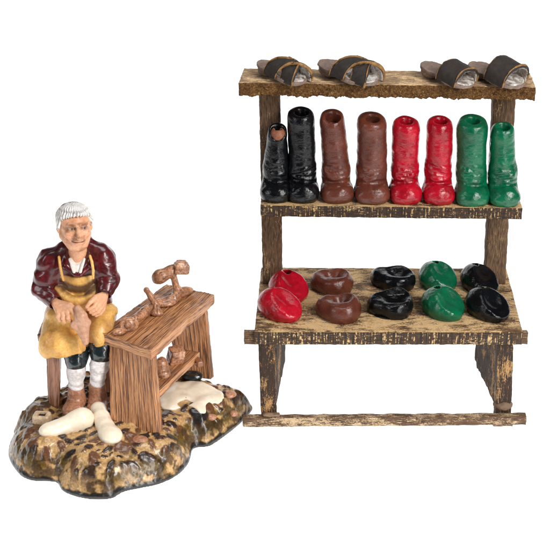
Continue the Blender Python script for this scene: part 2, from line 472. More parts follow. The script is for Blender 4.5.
# posts
def post(name, cx0, cx1, y0, y1, z0, z1, wx, m, **k):
    A = [(cx0-wx, y0, z0), (cx0+wx, y0, z0), (cx0-wx, y1, z0), (cx0+wx, y1, z0), (cx1-wx, y0, z1), (cx1+wx, y0, z1), (cx1-wx, y1, z1), (cx1+wx, y1, z1)]
    return plank(name, A, [m[0], m[1], m[1]], rack, .12, .03, 2.5, 2, .04, **k)
post('post', -.15, -.35, 6.82, 7.7, ZL-.02, 20.45, .66, [M['post'], M['post']])
post('post', 14.72, 14.38, 6.82, 7.7, ZL-.02, 20.2, .7, [M['post'], M['post']])
# front legs and the bracket plates behind them
def rg(P, C, N):
    P = P.copy(); b = np.clip(C[:, 1], 0, 1); P[:, 2] += b*(1-C[:, 2])*.35*np.round(fbm(P*V3(.2, 2.3, .2), 71, 2)*2)/2; return P
LEGM = [M['post_dark']]*3
def front_leg(xt, xb, z0):
    A = [(xb-.5, .02, z0), (xb+.5, .02, z0), (xb-.5, .85, z0), (xb+.5, .85, z0), (xt-.54, .02, 6.05), (xt+.5, .02, 6.05), (xt-.54, .85, 6.05), (xt+.5, .85, 6.05)]
    plank('leg', A, LEGM, rack, .12, .03, 2.5, 2, .04)
def bracket(xf, xr):
    A = [(xf-.2, .9, 1.0), (xf+.2, .9, 1.0), (xr-.2, 5.2, 2.0), (xr+.2, 5.2, 2.0), (xf-.2, .9, 6.05), (xf+.2, .9, 6.05), (xr-.2, 5.2, 6.05), (xr+.2, 5.2, 6.05)]
    plank('bracket', A, LEGM, rack, .12, .03, 2.5, 2, .03, ragged=rg)
front_leg(-.5, -.38, .03); front_leg(14.35, 14.62, .03)
bracket(-.1, .5); bracket(14.3, 13.6)
plank('foot_block', H((-.8, -.4), (.3, -.4), (-.8, -.02), (.3, -.02), .77, .98), [M['end'], M['end'], M['end']], rack, .1, .04, 2.5, 1, .06)
plank('foot_block', H((13.9, -.3), (15.2, -.3), (13.9, .9), (15.2, .9), .0, .35), [M['end'], M['end'], M['end']], rack, .1, .04, 2.5, 1, .08)
f = Field((13.8, -.3, .9), (15.4, 1.0, 1.9), .05); f.add(ell((14.55, .3, 1.35), (.6, .5, .36))); f.clip(lambda P: .95-P[..., 2])
sculpt('wooden_peg', f, M['end'], rack, lambda V, N: .05*fbm(V*3, 5))
A = tilt(H((-2.05, -.48), (15.98, -.48), (-2.05, 0.02), (15.98, 0.02), .10, .78), -.14)
plank('foot_bar', A, [M['bar'], M['bar'], M['end']], rack, .1, .03, 1.6, 0, .05)

# ================================================================== BOOTS
def boot(x, y, h, r, lean, mat, label, seed, mouth=0, foot=1., rt=.78, toe=0.):
    z = ZM+.1-.2*(x+.9)/16.4-.03
    t = thing('boot', label, 'boot', (x, y, z), 'painted boots on the middle shelf')
    lo = (x-1.7, y-2.3, z-.1); hi = (x+1.9, y+1.8, z+h+.6)
    f = Field(lo, hi, .055)
    s = r/1.0
    f.add(ell((x+toe, y-.44, z+.52), (1.04*s, 1.0*foot, .80))); f.add(box((x+toe, y-.4, z+.42), (.86*s, .82, .42), .38), .25)
    f.add(ell((x, y+.35, z+.5), (.98*s, .85, .74)), .2)
    f.add(cone((x, y+.2, z+.7), (x+.3*lean, y+.25, z+1.9), .92*s, .86*s), .28)
    f.add(cone((x+.3*lean, y+.25, z+1.9), (x+lean, y+.2, z+h-.62), .86*s, rt*s), .25)
    T = V3(x+lean, y+.12, z+h-.12)
    f.add(cone(T-V3(0, 0, .55), T-V3(0, 0, .22), rt*s*.97, rt*s*.92), .12); f.clip(lambda P: P[..., 2]-T[2]-.03-(P[..., 1]-T[1])*.25*(1+mouth), .2)
    rs = np.random.RandomState(seed)
    def crease(zz, a, span, r, k):
        o = []
        for th_ in np.linspace(-span, span, 9): o.append((x+.9*s*math.sin(th_)+.12*lean, y+.2-.9*s*math.cos(th_), zz+a*math.sin(th_)+.12*math.cos(th_)))
        for q in range(8): f.sub(cone(o[q], o[q+1], r*(.4+.6*math.sin(math.pi*(q+.5)/8))), k)
    crease(z+1.22, rs.uniform(-.15, .15), 1.1, .06, .2)
    for q in range(3): crease(z+1.5+q*.32+rs.uniform(-.06, .06), rs.uniform(-.3, .3), rs.uniform(.5, 1.0), .06, .12)
    # opening
    tl = V3(.0, -.28*mouth, .0)
    f.sub(cone(T+V3(0, -.1, .25)+tl, T+V3(0, .05, -1.3), .44+.1*mouth, .30), .12)
    f.clip(lambda P: z+.01-P[..., 2], .04)
    sculpt('upper', f, mat, t, lambda V, N: .05*fbm(V*.9, seed, 2)+.026*fbm(V*V3(1.6, 1.6, 3.4), seed+3, 2)*(1.25-np.clip((V[:, 2]-z)/h, 0, 1))
           -.09*np.exp(-((V[:, 2]-z-1.75)/.75)**2)*(1-np.sqrt(vnoise(V*V3(.8, .8, 2.3)+.8*vnoise(V*1.1, seed+6)[:, None], seed+5)**2+.01)*2.2)*np.clip(y+.3-V[:, 1], 0, 1))
    g = Field(T-V3(.8, .8, 2.0), T+V3(.8, .8, .4), .05)
    g.add(cone(T+V3(0, .0, -1.5), T+V3(0, -.05, -.5 if mouth >= 1 else -.85), .32, .50 if mouth >= 1 else .40))
    g.sub(cone(T+V3(0, -.1, .3), T+V3(0, .0, -.75), .32, .2), .05)
    sculpt('lining', g, M['clay'] if mouth else M['dark'], t, None)
boot(.05, 5.55, 4.75, .98, .12, M['black'], 'short glossy black boot with tan inside showing, at the left end', 11, mouth=1, rt=.62)
boot(1.75, 5.55, 5.75, 1.0, -.12, M['black'], 'tallest glossy black boot beside the short black one', 12, rt=.86)
boot(3.95, 5.55, 5.6, 1.02, -.38, M['brown'], 'brown boot leaning left with wide tilted opening, next to the tall black boot', 13, mouth=.8, rt=.76)
boot(6.13, 5.45, 5.45, 1.1, -.12, M['brown'], 'straight brown boot standing beside a red boot', 14, mouth=.3, rt=.84)
boot(8.25, 5.55, 5.25, 1.0, -.1, M['red'], 'red boot standing directly beside the straight brown boot', 15, rt=.84)
boot(10.35, 5.5, 5.3, .98, -.08, M['red'], 'red boot standing directly beside a green boot', 16, rt=.84)
boot(12.45, 5.35, 5.4, 1.08, -.2, M['green'], 'taller wide green boot standing beside the red boot', 17, rt=.88)
boot(14.45, 5.3, 5.05, 1.02, -.28, M['green'], 'shorter narrower green boot at the right end of the boot row', 18, rt=.72)

# ================================================================== LOW SHOES
def shoe(x, y, L, W, hgt, ang, mat, label, seed, hole=(-.35, 0), hr=(.45, .36), depth=.5, taper=.25, ridge=0, bowl=False, dent=None):
    """egg-shaped moulded slipper; ang = heading of the toe in degrees from +x"""
    z = ZL-.03
    t = thing('slipper', label, 'shoe', (x, y, z), 'painted low shoes on the deep shelf')
    R = rot(rz=ang); c = V3(x, y, z)
    w = lambda a, b, d: c+R@V3(a, b, d)
    m = L/2+.6
    f = Field(c-V3(m, m, .1), c+V3(m, m, hgt+.8), .05)
    hx, hy = hole
    if bowl:
        f.add(ell(w(.10*L, 0, hgt*.36), (L*.41, W*.54, hgt*.72), R))
        f.add(ell(w(-.27*L, .05, hgt*.30), (L*.26, W*.34, hgt*.5), R), .5)
        f.clip(lambda P: (P[..., 2]-z-hgt*.80-.14*((P-c)@R)[..., 0]-.20*(P[..., 1]-y))*.96, .16)
        tp_ = lambda a, b: z+hgt*.80+.14*a+.20*((w(a, b, 0))[1]-y)
        for a, b, ra, rb, rd, kk in ((hx, hy, hr[0]*1.45, hr[1]*1.3, .30, .18), (hx+.12, hy+.08, hr[0]*.8, hr[1]*.75, depth, .22)):
            q_ = w(a, b, 0); q_[2] = tp_(a, b)+.05; f.sub(ell(q_, (ra, rb, rd), R), kk)
    else:
        f.add(ell(w(-.12*L, 0, hgt*.38), (L*.40, W*.52, hgt*.62), R))
        f.add(ell(w(.16*L, 0, hgt*.32), (L*.35, W*(.52-taper*.3), hgt*.55), R), .7)
        if dent:
            dx, dy, da, db, dd_ = dent
            nv = V3(.32, -.42, .85); nv = nv/np.linalg.norm(nv); pc = w(dx, dy, hgt*(1.0-dd_))
            f.clip(lambda P: (P-pc)@nv, .12)
            Rn = np.stack([np.cross(nv, np.cross(R[:, 0], nv))/np.linalg.norm(np.cross(nv, R[:, 0])), np.cross(nv, R[:, 0])/np.linalg.norm(np.cross(nv, R[:, 0])), nv], 1)
            f.sub(ell(pc+nv*.06, (da*.95, db*.9, .22), Rn), .2)
        q_ = w(hx, hy, hgt*.86); f.sub(cone(q_+V3(.1, -.42, .42), q_+V3(0, .15, -.4), hr[1]*1.15, hr[1]*.7), .07)
    if ridge: f.add(cone(w(hx-.1*L, hy-.1, hgt*.80), w(hx+.25*L, hy+.2, hgt*.82), .11, .08), .14)
    f.clip(lambda P: z+.01-P[..., 2], .06)
    sculpt('upper', f, mat, t, lambda V, N: .06*fbm(V*.7, seed, 2)+.028*fbm(V*1.9, seed+3, 2))
    g = Field(c-V3(m, m, .05), c+V3(m, m, .3), .05)
    g.add(ell(w(-.15*L, 0, .07), (L*.30, W*.44, .05), R)); g.add(ell(w(.17*L, 0, .07), (L*.30, W*(.45-taper*.33), .05), R), .2)
    g.clip(lambda P: z+.0-P[..., 2], 0)
    sculpt('sole', g, M['sole'] if mat is M['brown'] else mat, t, None)
shoe(.95, 5.0, 3.0, 2.3, 1.65, -68, M['red'], 'red slipper behind, its open top facing up, by the left post', 21, hole=(-.9, .1), hr=(.4, .3), depth=.45, dent=(-.15, .05, .75, .6, .12))
shoe(.35, 2.2, 3.2, 2.2, 1.65, -48, M['red'], 'closed red slipper at the front left corner of the shelf', 22, hole=(-.95, .35), hr=(.45, .12), depth=.3, dent=(.1, .1, .9, .5, .12))
shoe(3.72, 5.9, 2.8, 2.3, 1.6, -25, M['brown'], 'brown slipper in the back row with wide round opening', 23, hole=(-.1, .1), hr=(.72, .62), depth=.75, bowl=True)
shoe(4.0, 1.9, 2.9, 2.3, 1.6, -22, M['brown'], 'brown slipper in the front row with a smaller opening', 24, hole=(-.05, .2), hr=(.58, .5), depth=.75, bowl=True)
shoe(7.85, 6.6, 3.0, 2.2, 1.45, -22, M['black'], 'black slipper behind, long and flat with a folded oval opening', 25, hole=(.1, .05), hr=(.9, .62), depth=.6, bowl=True)
shoe(7.35, 2.6, 2.8, 2.6, 1.55, -8, M['black'], 'round black slipper in front with a ridge across its opening', 26, hole=(.1, -.1), hr=(.9, .75), depth=.5, ridge=1, bowl=True)
shoe(10.85, 6.6, 2.9, 2.3, 1.6, -75, M['green'], 'green slipper at the back with a tiny hole at its heel', 27, hole=(-.85, 0), hr=(.26, .22), depth=.5, dent=(.1, .1, .6, .5, .12))
shoe(10.7, 2.45, 3.1, 2.3, 1.65, -62, M['green'], 'green slipper in the front row with a flattened toe', 28, hole=(-.95, .0), hr=(.3, .2), depth=.45, dent=(.2, .05, .9, .6, .14))
shoe(13.55, 6.1, 3.1, 2.1, 1.6, -70, M['black'], 'black slipper tucked behind at the right end of the shelf', 29, hole=(-.9, 0), hr=(.28, .2), depth=.4, dent=(.1, .1, .7, .5, .12))
shoe(13.5, 2.3, 3.3, 2.3, 1.6, -66, M['black'], 'speckled glossy black slipper at the front right corner', 30, hole=(-1.05, 0), hr=(.25, .2), depth=.5, dent=(.2, .05, .95, .6, .14))

# ================================================================== SANDALS
def strap_band(c, R, p0, p1, hgt, wid, skew, th, mat, name, parent, seed, n=34, m=9, inner=False):
    """leather band arching from p0 to p1 (local sole coords), running across the foot"""
    V = []; 
    for i in range(n+1):
        a = math.pi*i/n; s = (1-math.cos(a))/2
        for j in range(m+1):
            v = (j/m-.5)*wid
            for k in (0, 1):
                r = (th if k else 0)
                px = p0[0]+(p1[0]-p0[0])*s+v+skew*math.sin(a)*v*.4
                py = p0[1]+(p1[1]-p0[1])*s; 
                e = 1+r/abs(hgt)
                py = (p0[1]+p1[1])/2+(py-(p0[1]+p1[1])/2)*(1+r/abs((p1[1]-p0[1])/2))
                pz = .12+hgt*math.sin(a)**.75*e*(1-.10*(v/wid)*2*skew)
                pz += .02*math.sin(seed+i*.35+j*.5)
                V.append(c+R@V3(px, py, pz))
    id = lambda i, j, k: (i*(m+1)+j)*2+k
    Q = []
    for i in range(n):
        for j in range(m):
            Q.append((id(i, j, 1), id(i+1, j, 1), id(i+1, j+1, 1), id(i, j+1, 1)))
            Q.append((id(i, j, 0), id(i, j+1, 0), id(i+1, j+1, 0), id(i+1, j, 0)))
        Q.append((id(i, 0, 0), id(i+1, 0, 0), id(i+1, 0, 1), id(i, 0, 1)))
        Q.append((id(i, m, 1), id(i+1, m, 1), id(i+1, m, 0), id(i, m, 0)))
    for i in (0, n):
        for j in range(m): Q.append((id(i, j, 0), id(i, j, 1), id(i, j+1, 1), id(i, j+1, 0)))
    V = np.array(V); Q = np.array(Q)
    N = vnormals(V, Q); V = V+V3(0, 0, 1)*(.035*fbm(V*1.0, seed, 2))[:, None]*np.clip((V[:, 2:]-c[2])*2, 0, 1)+N*(.035*fbm(V*3, seed))[:, None]
    return make(name, V, Q, mat, parent)
def sandal(x, y, ang, L, W, label, seed, cross=False, hgt=.72, pitch=11.):
    z = ZT-.28*(x+2.2)/18-.02+.44*L*math.sin(math.radians(pitch))
    c = V3(x, y, z); R = rot(rz=ang)@rot(ry=pitch)
    t = thing('sandal', label, 'sandal', c, 'leather strap sandals on the topmost shelf')
    w = lambda a, b, d: c+R@V3(a, b, d)
    def slab(g, dz, th, k=1.):
        g.add(ell(w(-.24*L, 0, dz), (L*.27*k, W*.42*k, 2), R)); g.add(ell(w(.18*L, 0, dz), (L*.32*k, W*.5*k, 2), R), .35)
        g.clip(lambda P: np.abs(((P-w(0, 0, dz))@R)[..., 2])-th, .03)
    m = L*.62
    g = Field(c-V3(m, m, .5), c+V3(m, m, 1.0), .05); slab(g, .13, .11)
    g.add(ell(w(-.30*L, 0, -.12), (L*.17, W*.36, .42), R), .12)
    g.clip(lambda P: (ZT-.28*(x+2.2)/18-.01)-P[..., 2], .02)
    sculpt('sole', g, M['sole'], t, lambda V, N: .05*fbm(V*1.5, seed)+.015*fbm(V*4, seed))
    g = Field(c-V3(m, m, .5), c+V3(m, m, 1.0), .05); g.add(ell(w(.20*L, 0, .27), (L*.29, W*.46, 2), R)); g.clip(lambda P: np.abs(((P-w(0, 0, .27))@R)[..., 2])-.06, .03)
    sculpt('insole', g, M['lining'], t, lambda V, N: .02*fbm(V*4, seed+2))
    h = W*.5
    def one(p0, p1, hg, wid, sk, sd):
        s = strap_band(c, R, p0, p1, hg, wid, sk, .13, M['strap'], 'strap', t, sd)
        strap_band(c, R, (p0[0], p0[1]+.035), (p1[0], p1[1]-.035), hg-.045, wid*.97, sk, .035, M['lining'], 'lining', s, sd)
        strap_band(c, R, (p0[0]+wid*.5, p0[1]), (p1[0]+wid*.5, p1[1]), hg+.005, .045, sk, .14, M['piping'], 'piping', s, sd, m=2)
        strap_band(c, R, (p0[0]-wid*.5, p0[1]), (p1[0]-wid*.5, p1[1]), hg+.005, .045, sk, .14, M['piping'], 'piping', s, sd, m=2)
    if cross:
        one((.36*L, -h*.8), (.06*L, h), hgt, 1.0, .5, seed)
        one((.02*L, -h), (.36*L, h*.8), hgt+.12, 1.0, -.5, seed+5)
    else:
        one((.20*L, -h), (.20*L, h), hgt, 1.45, .3, seed)
sandal(.35, 5.35, -46, 3.7, 1.95, 'sandal with crossed dark straps at the left end of the topmost shelf', 41, True, .85)
sandal(4.4, 5.4, -38, 4.1, 2.4, 'widest crossed-strap sandal, second from the left end of the topmost shelf', 42, True, .95)
sandal(10.45, 5.3, -47, 3.9, 2.0, 'single-strap sandal lying with its bare sole end pointing left', 43, False, .9)
sandal(13.45, 5.45, -47, 3.9, 2.3, 'highest-arched single-strap sandal at the right end of the topmost shelf', 44, False, 1.1)

# ================================================================== THE CERAMIC FIGURINE
fig = thing('cobbler_figurine', 'glazed ceramic figurine of an old seated cobbler with his workbench on a cobbled base', 'figurine', (-9.5, -1, 0))
# ---- base
outl = [atz(9, 458, 0), atz(19, 474, 0), atz(31, 480.5, 0), atz(46, 481.5, 0), atz(57, 483, 0), atz(64, 492, 0), atz(86, 499, 0), atz(110, 499, 0), atz(124, 492, 0), atz(140, 488.5, 0), atz(160, 484, 0), atz(178, 475, 0),
        atz(189, 463, 0), atz(194, 449, 0), atz(210, 446, 0), atz(228, 434, 0), atz(241, 423, 0), atz(251, 412, 0), atz(251, 401, .5), atz(238, 386, 1.2), atz(219, 374, 1.9), atz(195, 366, 1.9), atz(150, 360, 1.9), atz(90, 364, 1.9), atz(60, 374, 1.9), atz(43, 384, 1.9), atz(24, 399, 1.5), atz(13, 420, .9), atz(17, 434, .4), atz(11, 443, 0)]
outl = np.array(outl)[:, :2]
def smooth_loop(P, n=6):
    o = []
    for i in range(len(P)):
        a, b, c, d = P[i-1], P[i], P[(i+1) % len(P)], P[(i+2) % len(P)]
        for q in range(n):
            t = q/n; o.append(.5*((2*b)+(c-a)*t+(2*a-5*b+4*c-d)*t*t+(3*b-a-3*c+d)*t**3))
    return np.array(o)
LOOP = smooth_loop(outl)
def poly_d(X, Y, L):
    d = np.full(X.shape, 1e9); ins = np.zeros(X.shape, bool)
    for i in range(len(L)):
        a, b = L[i], L[(i+1) % len(L)]; e = b-a; wx, wy = X-a[0], Y-a[1]
        t = np.clip((wx*e[0]+wy*e[1])/max(e@e, 1e-12), 0, 1)
        d = np.minimum(d, (wx-e[0]*t)**2+(wy-e[1]*t)**2)
        c = ((a[1] > Y) != (b[1] > Y)) & (X < (b[0]-a[0])*(Y-a[1])/((b[1]-a[1]) if b[1] != a[1] else 1e-9)+a[0])
        ins ^= c
    d = np.sqrt(d); return np.where(ins, d, -d)           # positive inside
rs = np.random.RandomState(8)
stones = []
lo2, hi2 = LOOP.min(0), LOOP.max(0)
tries = 0
while len(stones) < 380 and tries < 30000:
    tries += 1
    p = lo2+rs.rand(2)*(hi2-lo2); r = rs.uniform(.36, .82)*(1 if tries < 9000 else .5)
    if all(math.hypot(p[0]-q[0], p[1]-q[1]) > (r+q[2])*.70 for q in stones):
        stones.append((p[0], p[1], r, rs.uniform(.38, .75), rs.uniform(0, math.pi), rs.rand()))
LASTS = []
def base_top(X, Y):
    d = poly_d(X, Y, LOOP)
    q = np.clip(d, 0, None)
    z = .18+1.78*(1-np.exp(-(q/.62)**1.25))
    P = np.stack([X, Y, X*0], -1)
    z = z+(.20*fbm(P*.8, 51, 3))*np.clip(q/.6, 0, 1)-.10*np.abs(vnoise(P*1.1, 66))*np.clip(q/.3, 0, 1)*np.exp(-(q/1.2)**2)-.12*np.exp(-((q-.95)/.35)**2)*vnoise(P*.8, 60)
    s = np.zeros(X.shape); sid = np.full(X.shape, -1)
    for i, (x, y, r, k, a, _) in enumerate(stones):
        m = (np.abs(X-x) < r*1.5) & (np.abs(Y-y) < r*1.5)
        if not m.any(): continue
        u = (X[m]-x)*math.cos(a)+(Y[m]-y)*math.sin(a); v = -(X[m]-x)*math.sin(a)+(Y[m]-y)*math.cos(a)
        w_ = 1-np.sqrt((u/r)**2+(v/(r*k))**2+.0)+.30*vnoise(np.stack([X[m]*2.2, Y[m]*2.2, X[m]*0], -1), 77)
        t = s[m]; t2 = sid[m]; up = w_ > np.maximum(t, 0); t[up] = w_[up]; t2[up] = i; s[m] = t; sid[m] = t2
    z = z+.09*np.clip(s*3, 0, 1)*np.clip(q/.5, 0, 1)
    return d, z, s, sid
h = .065
gx = np.arange(lo2[0]-.2, hi2[0]+.2, h); gy = np.arange(lo2[1]-.2, hi2[1]+.2, h)
GX, GY = np.meshgrid(gx, gy, indexing='ij')
GD, GZ, GS, GI = base_top(GX, GY)
def ground(x, y):
    i = int(round((x-gx[0])/h)); j = int(round((y-gy[0])/h)); return float(GZ[i, j])
f = Field((gx[0], gy[0], -.12), (gx[0]+h*(len(gx)-1), gy[0]+h*(len(gy)-1), 2.6), h)
nn = f.F.shape
Zc = f.lo[2]+h*np.arange(nn[2])
zt = GZ[:nn[0], :nn[1]]; dd = GD[:nn[0], :nn[1]]
zt = np.pad(zt, ((0, nn[0]-zt.shape[0]), (0, nn[1]-zt.shape[1])), mode='edge'); dd = np.pad(dd, ((0, nn[0]-dd.shape[0]), (0, nn[1]-dd.shape[1])), mode='edge')
sl = np.hypot(*np.gradient(zt, h)); A = (Zc[None, None]-zt[..., None])/np.sqrt(1+sl[..., None]**2)
f.F[:] = np.maximum(np.maximum(A, -dd[..., None]), -Zc[None, None])
def base_col(V, N):
    i = np.clip(np.round((V[:, 0]-gx[0])/h).astype(int), 0, len(gx)-1); j = np.clip(np.round((V[:, 1]-gy[0])/h).astype(int), 0, len(gy)-1)
    d = GD[i, j]; s = GS[i, j]; sid = GI[i, j]
    cream = np.array(srgb(204, 166, 114)); dk = np.array(srgb(56, 36, 28)); md = np.array(srgb(112, 74, 50)); blk = np.array(srgb(34, 30, 32))
    ol = np.array(srgb(92, 72, 16)); rim = np.array(srgb(34, 30, 26))
    n = fbm(V*1.3, 90, 3); n2 = fbm(V*3.5, 93, 3)
    c = cream*(1+.18*n2[:, None])
    hue = np.array([q[5] for q in stones])[np.clip(sid, 0, None)]
    ring = np.clip(1-np.abs(s-.06)/.05, 0, 1)[:, None]*(hue < .94)[:, None]*.75; c = c*(1-ring)+blk*ring
    sc_ = np.where(hue[:, None] < .45, dk, np.where(hue[:, None] < .8, md, blk))
    m = np.clip((s-.06)*12, 0, 1)*(hue < .94)
    m = m*np.clip(d*1.6, 0, 1)
    c = c*(1-m[:, None])+sc_*m[:, None]
    # olive and brown glaze bands running round the wall
    wall = np.clip((1.75-V[:, 2])/.35, 0, 1)
    o = wall*np.clip((n+.08)*5, 0, 1)*np.clip(1.5-np.abs(V[:, 2]-1.05)/.45, 0, 1)
    c = c*(1-.9*o[:, None])+ol*(.9*o[:, None])
    o = wall*np.clip((fbm(V*1.7, 97, 3)-.02)*6, 0, 1); c = c*(1-.8*o[:, None])+np.array(srgb(52, 34, 16))*(.8*o[:, None])
    r = np.clip((.36+.2*n-V[:, 2])/.10, 0, 1); c = c*(1-r[:, None])+rim*r[:, None]
    # the back and left flank carry a darker olive-brown glaze
    lf = np.clip((-13.6-V[:, 0])/1.6, 0, 1)*np.clip((V[:, 1]+4.5)/2, 0, 1)*.7
    lf = np.maximum(lf, np.clip((V[:, 0]+3.6)/1.2, 0, 1)*np.clip(.4-n2, 0, 1)*.6)
    return c*(1-lf[:, None])+np.array(srgb(92, 72, 44))*lf[:, None]
sculpt('base', f, M['base'], fig, lambda V, N: .018*fbm(V*5, 88, 2)*(V[:, 2] > .1), colf=base_col)

# ---- spilled cream hide lying under the bench
def flat_patch(name, pts, z0, th, mat, seed, holes=()):
    P2 = smooth_loop(np.array([atz(u, v, z0)[:2] for u, v in pts]), 5)
    l, hh = P2.min(0)-.2, P2.max(0)+.2
    g = Field((l[0], l[1], z0-1.2), (hh[0], hh[1], z0+.6), .05)
    sl_, P = g._sl(g.lo, g.lo+g.h*g.n, 0)
    X, Y = P[:, :, 0, 0], P[:, :, 0, 1]
    d = poly_d(X, Y, P2)
    for hp in holes: d = np.minimum(d, -poly_d(X, Y, smooth_loop(np.array([atz(u, v, z0)[:2] for u, v in hp]), 5)))
    gz = base_top(X, Y)[1]
    for _ in range(24):
        q_ = np.pad(gz, 1, mode='edge'); gz = (q_[:-2, 1:-1]+q_[2:, 1:-1]+q_[1:-1, :-2]+q_[1:-1, 2:])/4
    zz = gz+.05+th*(1-np.exp(-np.clip(d, 0, None)/.12))
    g.F[:] = np.maximum(np.maximum(P[..., 2]-zz[..., None], gz[..., None]-.14-P[..., 2]), -d[..., None])*.8
    return sculpt(name, g, mat, fig, None)
flat_patch('leather_hide', [(158, 392), (170, 384), (190, 381), (208, 384), (222, 390), (223, 397), (213, 400), (206, 403), (206, 408), (201, 411), (195, 408), (185, 405), (170, 408), (160, 405)], 2.0, .07, M['cream'], 5, holes=[[(178, 402), (186, 400), (192, 403), (186, 406), (179, 405)]])

# ---- cobbler's bench
BT = 7.1
a, b, c, d = atz(101, 333, BT), atz(151, 350, BT), atz(213, 295, BT), atz(167, 285, BT)
th = V3(0, 0, .62)
def bench_rag(P, C, N):
    P = P.copy(); e = (C[:, 0] < 1e-6) | (C[:, 0] > 1-1e-6) | (C[:, 1] < 1e-6) | (C[:, 1] > 1-1e-6)
    P[:, :2] += e[:, None]*N[:, :2]*(.06*fbm(P*V3(1, 1, 0)*1.6, 15, 2))[:, None]
    g = (C[:, 2] > .5)*.035*vnoise(np.stack([C[:, 1]*26+vnoise(P*.5, 3), C[:, 0]*3, C[:, 0]*0], -1), 6); P[:, 2] += g
    return P
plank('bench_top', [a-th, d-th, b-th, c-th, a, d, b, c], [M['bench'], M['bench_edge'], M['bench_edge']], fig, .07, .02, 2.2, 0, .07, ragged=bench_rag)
zb = 1.75
# near board
p, q = atz(110, 426, zb), atz(157, 436, zb); p2, q2 = V3(*(a*.90+b*.10+(d-a)*.03))-th, V3(*(a*.04+b*.96+(c-b)*.02))-th
bk = (d-a)/np.linalg.norm(d-a)*.72; bkb = bk*1.05
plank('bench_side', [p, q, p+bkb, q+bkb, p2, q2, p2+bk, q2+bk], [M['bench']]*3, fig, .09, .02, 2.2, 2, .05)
# far board
p, q = atz(176, 377, zb), atz(211, 379.5, zb); p2, q2 = (d*.9+c*.1)-(d-a)*.10-th, (c*.94+d*.06)-(d-a)*.10-th
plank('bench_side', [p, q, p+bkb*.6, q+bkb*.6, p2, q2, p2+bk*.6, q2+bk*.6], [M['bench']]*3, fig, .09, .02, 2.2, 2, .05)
# low shelf between the boards and the things lying on it
SZ = 4.15
s0, s1, s2, s3 = atz(140, 388, SZ), atz(159, 391, SZ), atz(199, 352.5, SZ), atz(183, 350, SZ)
st = V3(0, 0, .42)
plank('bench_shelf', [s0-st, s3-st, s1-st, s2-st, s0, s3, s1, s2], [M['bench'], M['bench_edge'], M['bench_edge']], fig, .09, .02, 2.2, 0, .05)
pg = atz(198, 362, SZ-.4)
f = Field(pg-.6, pg+.6, .05); f.add(box(pg, (.2, .42, .2), .06, rot(rz=25))); sculpt('shelf_peg', f, M['bench_edge'], fig, lambda V, N: .02*fbm(V*4, 3))
o = atz(176, 362, SZ)+V3(0, 0, .48); f = Field(o-1, o+1, .045); f.add(box(o, (.46, .42, .5), .08, rot(12, 6, 28))); sculpt('leather_block', f, M['tool'], fig, lambda V, N: .03*fbm(V*2.5, 3))
o = atz(162, 373, SZ)+V3(0, 0, .5); f = Field(o-1.1, o+1.1, .045); f.add(ell(o, (.42, .5, .62))); f.add(ell(o+V3(.15, -.3, -.4), (.42, .45, .35)), .15); sculpt('small_boot', f, M['tool'], fig, lambda V, N: .03*fbm(V*2.5, 5))
o = atz(192, 377, 2.05); f = Field(o-1.2, o+1.2, .05); f.add(ell(o+V3(0, 0, .1), (.75, .5, .3), rot(rz=-12))); f.sub(ell(o+V3(.0, -.1, .45), (.42, .28, .2)), .08); sculpt('dark_dish', f, M['breeches'], fig, lambda V, N: .03*fbm(V*2, 7))
for u, v, r_ in ((229, 391, .42), (233, 399, .26), (211, 409, .3), (140, 440, .4)):
    o = atz(u, v, 1.9); o[2] = ground(o[0], o[1])+.02; f = Field(o-.8, o+.8, .05); f.add(ell(o, (r_*1.15, r_, .2))); sculpt('pebble', f, M['shoe'], fig, lambda V, N: .02*fbm(V*3, 9))

# ---- tools on the bench top
def bt(u, v, up=0): return atz(u, v, BT+up)
f = Field(bt(120, 345)-V3(1.5, 1.5, 1), bt(175, 280)+V3(1.5, 1.5, 2), .045)
f.add(cone(bt(135, 319, .24), bt(160, 302, .27), .30, .28)); f.add(cone(bt(144, 312.5, .27), bt(146, 311.2, .27), .35), .03); f.add(cone(bt(160, 302, .25), bt(165, 299, .22), .2, .12), .1)
f.add(ell(bt(129, 325, .3), (.62, .40, .52), rot(rz=25)), .08); f.sub(ell(bt(129, 325, .3)+V3(-.1, -.42, .15), (.3, .16, .28)), .08)
f.add(ell(bt(129, 325, .3)+V3(-.06, -.32, .12), (.16, .16, .16)), .04)
f.add(ell(bt(119, 332, .15), (.42, .3, .2), rot(rz=30)), .1)
f.sub(cone(bt(146, 311, .55), bt(148, 309.5, .55), .07), .05)
sculpt('mallet', f, M['tool'], fig, lambda V, N: .02*fbm(V*3, 4))
f = Field(bt(150, 315)-V3(1.5, 1.5, .5), bt(155, 300)+V3(1.5, 1.5, 2.6), .045)
k0, k1, k2, k3 = bt(157, 313, .15), bt(156, 305, .45), at(151, 297, bt(156, 305, .45)[1]), at(146.5, 290, bt(156, 305, .45)[1])
f.add(ell(k0, (.42, .3, .2))); f.add(cone(k0+V3(0, 0, .05), k1, .24, .22), .15); f.add(cone(k1, k2, .22, .2), .1); f.add(cone(k2, k3, .2, .17), .1)
f.add(ball(k3, .2), .06); f.sub(cone(k1+V3(.05, -.25, .1), k0+V3(0, -.3, .1), .05), .06)
sculpt('pincers', f, M['tool'], fig, lambda V, N: .02*fbm(V*3, 4))
yb = bt(172, 300)[1]
f = Field(at(150, 310, yb)-V3(0, 1.6, .5), at(195, 255, yb)+V3(0, 1.8, .6), .045)
f.add(ell(bt(166, 302, .2), (.78, .56, .24), rot(rz=20))); f.add(ell(bt(182, 292, .22), (.82, .46, .3), rot(rz=38)), .2); f.sub(ell(bt(164, 302, .45), (.42, .26, .12), rot(rz=20)), .06)
f.add(cone(bt(169, 301, .2), bt(174, 297.5, .4), .32, .26), .2)
st1 = at(177, 290, yb); st2 = at(173, 274, yb)
